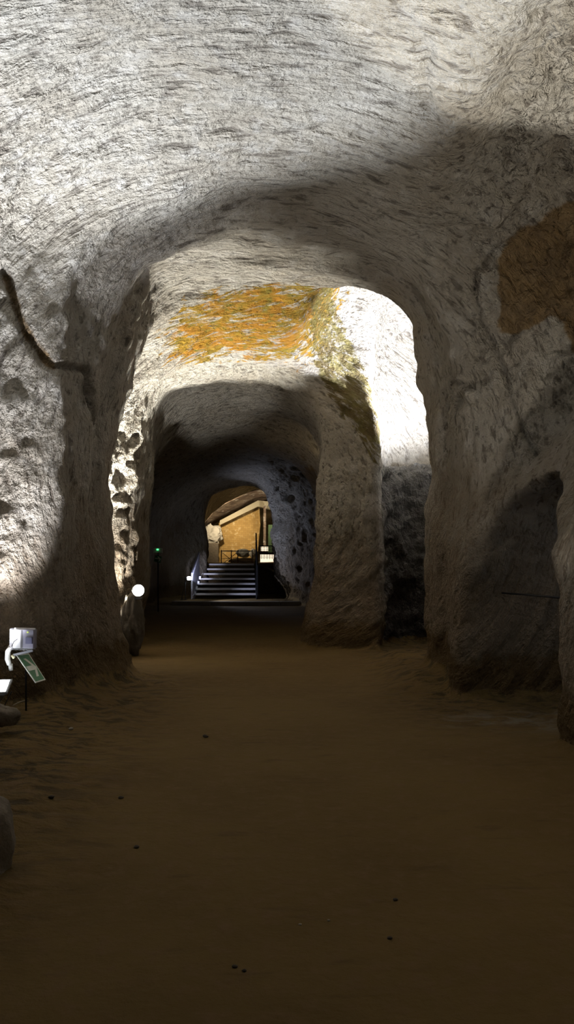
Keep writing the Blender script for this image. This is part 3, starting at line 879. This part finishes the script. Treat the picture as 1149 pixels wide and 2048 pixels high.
# the sign plate: skewed as it hangs towards the viewer
A, B, Cc, D = Q3(33, 1311, 7.25), Q3(57, 1307, 7.40), Q3(91, 1360, 7.15), Q3(71, 1366, 7.0)
def bil(u, v, off=0.0):
    pnt = (A * (1 - u) + B * u) * (1 - v) + (D * (1 - u) + Cc * u) * v
    n = (B - A).cross(D - A).normalized()
    if n.y > 0: n = -n
    return pnt + n * off
def quadplate(pts, o0, o1):
    m = MB(); n = len(pts)
    m.add([bil(u, v, o0) for u, v in pts] + [bil(u, v, o1) for u, v in pts],
          [tuple(range(n)), tuple(range(2 * n - 1, n - 1, -1))] + [(i, n + i, n + (i + 1) % n, (i + 1) % n) for i in range(n)])
    return m
sg = quadplate([(0, 0), (1, 0), (1, 1), (0, 1)], -.003, .003).build('sign_plate', M_SIGNW, em)
quadplate([(.07, .04), (.93, .04), (.93, .965), (.07, .965)], .003, .0045).build('green_field', M_GREEN, sg)
ar = quadplate([(.10, .44), (.62, .44), (.30, .17), (.50, .17), (.90, .52), (.62, .83), (.40, .83), (.64, .60), (.10, .60)], .0045, .006)
ar.build('arrow', M_SIGNW, sg)
# stick on the ground by the post
p0, p1 = P(26, 1411, 7.5), P(52, 1400, 7.6)
tag(MB().tube([p0, ((p0[0] + p1[0]) / 2, 7.55, (p0[2] + p1[2]) / 2 + .005), p1], [.006, .008, .006], 7).build('stick', M_WOOD, smooth=True),
    'thin pale stick lying by the foot of the exit light post', 'stick')

# far emergency light
Y = 21.0
em2 = empty('emergency_light', Vector(P(315, 1190, Y)), 'small distant exit light box with green glow on the dark left wall', 'emergency light')
c = Vector(P(316, 1101, Y)); s2 = Y / F_PX
MB().box(c, (18 * s2, .07, 10 * s2)).build('box', M_WHITE, em2, bevel=.008)
MB().box(c + Vector((-.0, -.04, .025)), (3.4 * s2, .02, 2.2 * s2)).build('indicator', M_GLED, em2)
MB().box(c + Vector((0, 0, -.10)), (15 * s2, .03, 1.2 * s2)).build('bracket', M_STEEL, em2)
c2 = Vector(P(316, 1118, Y))
sg2 = MB().box(c2, (13 * s2, .01, 13 * s2), (.2, .25, 0)).build('sign_plate', M_GREEN, em2)
m = MB(); m.bar(c2 + Vector((-.07, -.02, .02)), c2 + Vector((.06, -.03, 0)), .02, .025)
m.bar(c2 + Vector((.0, -.02, .06)), c2 + Vector((.07, -.03, 0)), .02, .02); m.bar(c2 + Vector((.07, -.03, 0)), c2 + Vector((.03, -.03, -.06)), .02, .02)
m.build('arrow', M_SIGNW, sg2)
MB().tube([c + Vector((0, .05, .04)), c + Vector((0, .06, -.9)), Vector(P(316, 1240, Y)) * 1.0 + Vector((0, .06, 0))], .02, 8).build('post', M_DARK, em2, True)

# ---------------------------------------------------------------- boulder with the lamp, other loose rocks
tag(rock_lump('boulder', P(265, 1254, 12.2), (.36, .40, .90), M_BOULD, 5, 5, .24), 'tall brown-grey boulder carrying the glaring lamp behind the left pier', 'rock')
tag(rock_lump('small_rock', P(234, 1290, 10.6), (.20, .2, .16), M_STONE, 8, 4, .25), 'rounded rock at the foot of the left pier', 'rock')
tag(rock_lump('edge_rock', P(-52, 1700, 3.95), (.30, .5, .60), M_STONE, 9, 5, .2), 'brownish rock cut by the left edge low in the foreground', 'rock')
tag(rock_lump('low_rock', P(2, 1432, 6.7), (.30, .2, .2), M_STONE, 12, 4, .25), 'grey rock beneath the floodlight at the left edge', 'rock')
pebs = [(411, 1475, .022, 'd', 'dark pebble in the middle of the floor, topmost of the dark pebbles'),
        (792, 1801, .010, 'd', 'tiny dark pebble in the right foreground'),
        (470, 1935, .009, 'd', 'left of two tiny dark pebbles at the bottom centre'),
        (489, 1943, .008, 'd', 'right of two tiny dark pebbles at the bottom centre'),
        (273, 1696, .013, 'd', 'tiny dark pebble in the left foreground'),
        (242, 1597, .014, 'd', 'tiny dark pebble on the left above the rubble'),
        (103, 1596, .016, 'd', 'dark pebble among the rubble near the left edge'),
        (142, 1459, .017, 'l', 'pale flat pebble in front of the left pier'),
        (601, 1850, .006, 'l', 'pale speck of gravel in the centre foreground'),
        (658, 1842, .006, 'l', 'pale speck of gravel right of centre in the foreground'),
        (780, 1878, .009, 'd', 'tiny dark pebble below the right foreground pebble')]
ray = lambda px, py: (Vector(P(px, py, 1.0)) - Vector((0, 0, EYE)))
for i, (px, py, r, kd, lab) in enumerate(pebs):
    d = ray(px, py); t = (EYE - .01) / -d.z
    # settle on the displaced ground
    g0 = Vector((0, 0, EYE)) + d * t
    near_i = np.argmin((V[:, 0] - g0.x) ** 2 + (V[:, 1] - g0.y) ** 2 + 4 * (V[:, 2] - g0.z) ** 2)
    zf = V[near_i, 2]
    g0 = Vector((0, 0, EYE)) + d * ((EYE - zf) / -d.z)
    tag(rock_lump('pebble', (g0.x, g0.y, zf + r * .45), (r * 2.4, r * 1.9, r * 1.3), M_PEB if kd == 'd' else M_PEBL, 20 + i, 2, .25), lab, 'pebble', 'loose pebbles on the earth floor')

# dark cable across the niche
tag(MB().tube([P(1005, 1186, 8.35), P(1060, 1190, 8.0), P(1128, 1196, 7.2)], .010, 8).build('cable', M_DARK, smooth=True), 'thin dark cable stretched across the dark niche on the right', 'cable')

# ---------------------------------------------------------------- stone sill and metal stairs
ks = MB()
pl = [(P(345, 1205, 23.8)[0], 23.8), (-2.2, 23.62), (-1.2, 23.6), (-.2, 23.68), (.75, 23.8)]
for (a, b_), (c_, d_) in zip(pl[:-1], pl[1:]):
    ks.bar((a, b_, .045), (c_, d_, .045), .22, .13)
tag(ks.build('stone_sill', M_CONC, bevel=.02), 'low worn stone sill across the floor before the metal stairs', 'sill')

Y0, Y1 = 25.6, 27.3
st = empty('metal_staircase', (-1.9, Y0, .08), 'short open metal staircase with pale treads climbing to the lit room', 'staircase')
n = 7
ztop = P(460, 1127, Y1)[2]
zb = .09
treads = []
for i in range(n):
    t = (i + 1) / n
    yy = Y0 + (Y1 - Y0) * t
    zz = zb + (ztop - zb) * t
    xl = P(388, 1100, Y0)[0] * (1 - t) + P(410, 1100, Y1)[0] * t
    xr = P(513, 1100, Y0)[0] * (1 - t) + P(509, 1100, Y1)[0] * t
    MB().box(((xl + xr) / 2, yy, zz - .03), (xr - xl, .27, .06)).build('tread', M_TREAD, st, bevel=.004)
    treads.append((xl, xr, yy, zz))
for side, k in ((-1, 0), (1, 1)):
    a, b_ = treads[0], treads[-1]
    p0 = Vector((a[k] + side * .03, a[2] - .25, a[3] - .16)); p1 = Vector((b_[k] + side * .03, b_[2] + .05, b_[3] + .02))
    MB().bar(p0, p1, .03, .22).build('stringer', M_RAIL if side < 0 else M_DARK, st)
# stepped shiny tread ends along the left
for (xl, xr, yy, zz) in treads[:-1]:
    MB().box((xl + .012, yy - .14, zz + .01), (.06, .04, .1)).build('tread_end', M_STEEL, st)


def railing(name, pts, label, h, mat, bars=True, rails=(1.0, .12), bw=.014, step=.11, posts=None):
    """railing along a polyline of base points"""
    root = empty(name, pts[0], label, 'railing')
    up = Vector((0, 0, 1))
    for f in rails:
        m = MB()
        for a, b_ in zip(pts[:-1], pts[1:]):
            m.bar(Vector(a) + up * h * f, Vector(b_) + up * h * f, .04 if f == 1 else .025)
        m.build('handrail' if f == 1 else 'rail', mat, root)
    for q in (posts or pts):
        MB().bar(Vector(q) - up * .05, Vector(q) + up * h, .04).build('post', mat, root)
    if bars:
        for a, b_ in zip(pts[:-1], pts[1:]):
            a, b_ = Vector(a), Vector(b_); L = (b_ - a).length; k = max(2, int(L / step))
            for i in range(1, k):
                q = a.lerp(b_, i / k)
                MB().bar(q + up * h * rails[-1], q + up * h, bw).build('baluster', mat, root)
    return root


lx0, lx1 = treads[0][0] - .07, treads[-1][0] - .07
lrail = railing('stair_railing', [(lx0, Y0 - .1, .12), (lx1, Y1, ztop)], 'bluish lit railing on the left side of the metal stairs', .78, M_RAIL, step=.06, bw=.045)
m_, nt_, b_ = base_mat_nodes('frosted_side_panel')
o_ = [n for n in nt_.nodes if n.type == 'OUTPUT_MATERIAL'][0]
tr_, tp_, m1, m2 = (nt_.nodes.new(k) for k in ('ShaderNodeBsdfTranslucent', 'ShaderNodeBsdfTransparent', 'ShaderNodeMixShader', 'ShaderNodeMixShader'))
b_.inputs['Base Color'].default_value = C4(.7, .7, .8); tr_.inputs[0].default_value = C4(.8, .8, .9)
m1.inputs[0].default_value = .6; m2.inputs[0].default_value = .6
nt_.links.new(b_.outputs[0], m1.inputs[1]); nt_.links.new(tr_.outputs[0], m1.inputs[2])
nt_.links.new(tp_.outputs[0], m2.inputs[1]); nt_.links.new(m1.outputs[0], m2.inputs[2]); nt_.links.new(m2.outputs[0], o_.inputs[0])
pa, pb = Vector((lx0 + .02, Y0 - .05, .10)), Vector((lx1 + .02, Y1, ztop + .02)); up = Vector((0, 0, .72)); tk = Vector((.012, 0, 0))
pn = MB().add([pa, pb, pb + up, pa + up, pa + tk, pb + tk, pb + up + tk, pa + up + tk],
              [(0, 1, 2, 3), (7, 6, 5, 4), (0, 4, 5, 1), (1, 5, 6, 2), (2, 6, 7, 3), (3, 7, 4, 0)]).build('side_panel', m_, lrail)
rx0, rx1 = treads[0][1] + .06, treads[-1][1] + .06
sk = [Vector((rx0 - .03, Y0 - .25, .06)), Vector((rx1 - .03, Y1, .06)), Vector((rx1 - .03, Y1, ztop)), Vector((rx0 - .03, Y0 - .1, .2))]
MB().add([q for q in sk] + [q + Vector((.01, 0, 0)) for q in sk], [(0, 1, 2, 3), (7, 6, 5, 4), (0, 4, 5, 1), (1, 5, 6, 2), (2, 6, 7, 3), (3, 7, 4, 0)]).build('light_baffle', M_DARK, st)  # added plate, blocks lamp light striping through the treads
railing('stair_railing', [(rx0, Y0 - .1, .12), (rx1, Y1, ztop)], 'black railing on the right side of the metal stairs', 1.02, M_DARK, step=.06, bw=.03)

# ---------------------------------------------------------------- the lit room beyond
def slabXZ(name, px, Y, th, mat, label, cat, amp=.0, parent=None):
    pts = XZ(px, Y)
    m = MB(); n = len(pts)
    m.add([(a, Y, b_) for a, b_ in pts] + [(a, Y + th, b_) for a, b_ in pts],
          [tuple(range(n)), tuple(range(2 * n - 1, n - 1, -1))] + [(i, n + i, n + (i + 1) % n, (i + 1) % n) for i in range(n)])
    o = m.build(name, mat)
    if label: tag(o, label, cat)
    return o


masonry = slabXZ('masonry_wall', [(438, 1046), (519, 1011), (521, 1050), (516, 1102), (500, 1134), (438, 1134)], 31.6, .5, M_SAND,
                 'ochre masonry wall with sloping top beyond the stairs', 'wall')
ledge = slabXZ('sloping_ledge', [(440, 1041), (516, 1001), (540, 1003), (541, 1018), (524, 1014), (516, 1013), (440, 1050)], 31.2, .85, M_PALEST,
               'pale yellowish sloping ledge over the masonry wall', 'ledge')


def strata(name, edge_lo, edge_hi, Ya, Yb, mat, label):
    """overhanging band of rock: grid between two outlines at two depths, thick"""
    n, k = len(edge_lo), 8
    vs = []
    for j in range(k + 1):
        t = j / k
        for i in range(n):
            a, b_ = Vector(P(*edge_lo[i], Yb)), Vector(P(*edge_hi[i], Ya))
            q = a.lerp(b_, t)
            q.z += .05 * math.sin(t * 9 + i * .7) - .03 * math.cos(t * 17)
            q.y -= .10 * math.sin(t * 12 + i * .4)
            vs.append(q)
    off = len(vs)
    vs += [v + Vector((0, .4, .03)) for v in vs]
    fs = []
    for j in range(k):
        for i in range(n - 1):
            a = j * n + i
            fs.append((a, a + 1, a + n + 1, a + n)); fs.append((off + a, off + a + n, off + a + n + 1, off + a + 1))
    for i in range(n - 1):
        fs.append((i, off + i, off + i + 1, i + 1)); a = k * n + i; fs.append((a, a + 1, off + a + 1, off + a))
    for j in range(k):
        a = j * n; fs.append((a, a + n, off + a + n, off + a)); a = j * n + n - 1; fs.append((a, off + a, off + a + n, a + n))
    o = MB().add(vs, fs).build(name, mat, smooth=True)
    return tag(o, label, 'rock')


strata('overhanging_rock', [(405, 1062), (425, 1050), (450, 1038), (480, 1022), (505, 1006), (525, 1000), (560, 1004)],
       [(405, 1052), (425, 1026), (450, 1005), (480, 990), (505, 980), (525, 976), (560, 985)], 30.0, 32.2, M_STRATA,
       'banded brown rock overhang sloping above the masonry wall')
tag(rock_lump('white_rock', P(422, 1071, 31.1), (.75, .35, .72), M_CHALK, 44, 5, .5), 'whitish rock left of the masonry wall', 'rock')
tag(MB().box(P(421, 1112, 30.6), (.62, .5, 1.0), (0, 0, .1)).build('grey_block', M_STONE, bevel=.03), 'grey-brown block below the whitish rock left of the masonry wall', 'rock')
tag(rock_lump('dark_rock', P(486, 1106, 30.4), (.5, .4, .34), M_DKSTN, 33, 4, .2), 'dark rock at the foot of the masonry wall', 'rock')
tag(rock_lump('pale_rock', P(507, 1107, 30.0), (.30, .3, .36), M_CHALK, 34, 4, .2), 'pale rock beside the dark rock at the masonry foot', 'rock')
tag(rock_lump('rubble_heap', P(488, 1124, 29.6), (1.0, .5, .3), M_PALEST, 35, 4, .3), 'low heap of pale rubble behind the stair head', 'rubble')
for k_, (pxx, lab) in enumerate([(530, 'brown hanging post at the right of the masonry wall'),]):
    tag(MB().box(P(pxx, 1055, 31.0), (.10, .12, 1.7)).build('upright_post', M_STRATA, bevel=.01), 'brown upright post right of the masonry wall', 'post')
tag(MB().box(P(541, 1078, 30.8), (.16, .05, 1.1)).build('green_cloth', M_GRN, bevel=.01), 'narrow dark green cloth hanging above the bright panels', 'cloth')
tag(MB().box(P(535, 1098, 30.9), (22 * 30.9 / F_PX * 1.15, .05, 9 * 30.9 / F_PX)).build('lit_panel', M_PANEL), 'upper of two glowing cream panels behind wire mesh', 'panel', 'glowing cream panels')
tag(MB().box(P(536, 1117, 30.9), (26 * 30.9 / F_PX * 1.15, .05, 16 * 30.9 / F_PX)).build('lit_panel', M_PANEL), 'lower and larger of two glowing cream panels behind wire mesh', 'panel', 'glowing cream panels')
# wire mesh railing in front of the panels
yy = 29.2
ms = empty('mesh_railing', P(533, 1130, yy), 'dark wire mesh railing in front of the glowing panels', 'railing')
a, b_ = Vector(P(518, 1130, yy)), Vector(P(556, 1130, yy))
zt = P(530, 1092, yy)[2]
MB().bar((a.x, yy, zt), (b_.x, yy, zt), .04).build('handrail', M_DARK, ms)
zm = P(530, 1106, yy)[2]
MB().bar((a.x, yy, zm), (b_.x, yy, zm), .05).build('rail', M_DARK, ms)
for xx in np.linspace(a.x, b_.x, 8):
    MB().bar((xx, yy, 1.3), (xx, yy, zt), .014).build('wire', M_DARK, ms)
for zz in np.linspace(1.36, zt, 8)[:-1]:
    MB().bar((a.x, yy, zz), (b_.x, yy, zz), .014).build('wire', M_DARK, ms)
# timber rail with cross braces at left
yy = 29.0
M_RTIM = simple('brown_rail_timber', (.22, .14, .06), .7)
cr = empty('cross_braced_railing', P(443, 1130, yy), 'brown railing with crossed braces in front of the masonry wall', 'railing')
for pxx in (443, 463, 476, 505):
    q = P(pxx, 1132, yy); MB().bar(q, (q[0], yy, P(pxx, 1100, yy)[2]), .035).build('post', M_RTIM, cr)
q0, q1 = P(443, 1102, yy), P(505, 1102, yy); MB().bar(q0, q1, .035).build('handrail', M_RTIM, cr)
for (a1, b1) in (((443, 1104), (476, 1130)), ((443, 1130), (476, 1104)), ((443, 1118), (476, 1115))):
    MB().bar(P(*a1, yy + .02), P(*b1, yy + .02), .02).build('brace', M_RTIM, cr)

area('room_lamp', (-2.6, 29.0, 3.2), (-1.8, 31.6, 2.4), 36, (1, .80, .52), .25, .15, spread=105)
area('room_lamp', (-0.2, 29.9, 2.6), (-.6, 31.2, 3.4), 16, (1, .86, .62), .15, .1)

# ---------------------------------------------------------------- world and colour
w = bpy.data.worlds.new('world'); scene.world = w; w.use_nodes = True
w.node_tree.nodes['Background'].inputs[0].default_value = (0, 0, 0, 1)
w.node_tree.nodes['Background'].inputs[1].default_value = 0
scene.view_settings.view_transform = 'Standard'
scene.view_settings.look = 'None'
scene.view_settings.gamma = 1
scene.view_settings.use_curve_mapping = False
scene.view_settings.exposure = 0.0
cy = scene.cycles
cy.use_denoising = True
cy.max_bounces = 6
cy.diffuse_bounces = 4
cy.use_adaptive_sampling = True
cy.adaptive_threshold = 0.02
cy.glossy_bounces = 2
cy.transmission_bounces = 4
cy.sample_clamp_indirect = 8
cy.caustics_reflective = False
cy.caustics_refractive = False
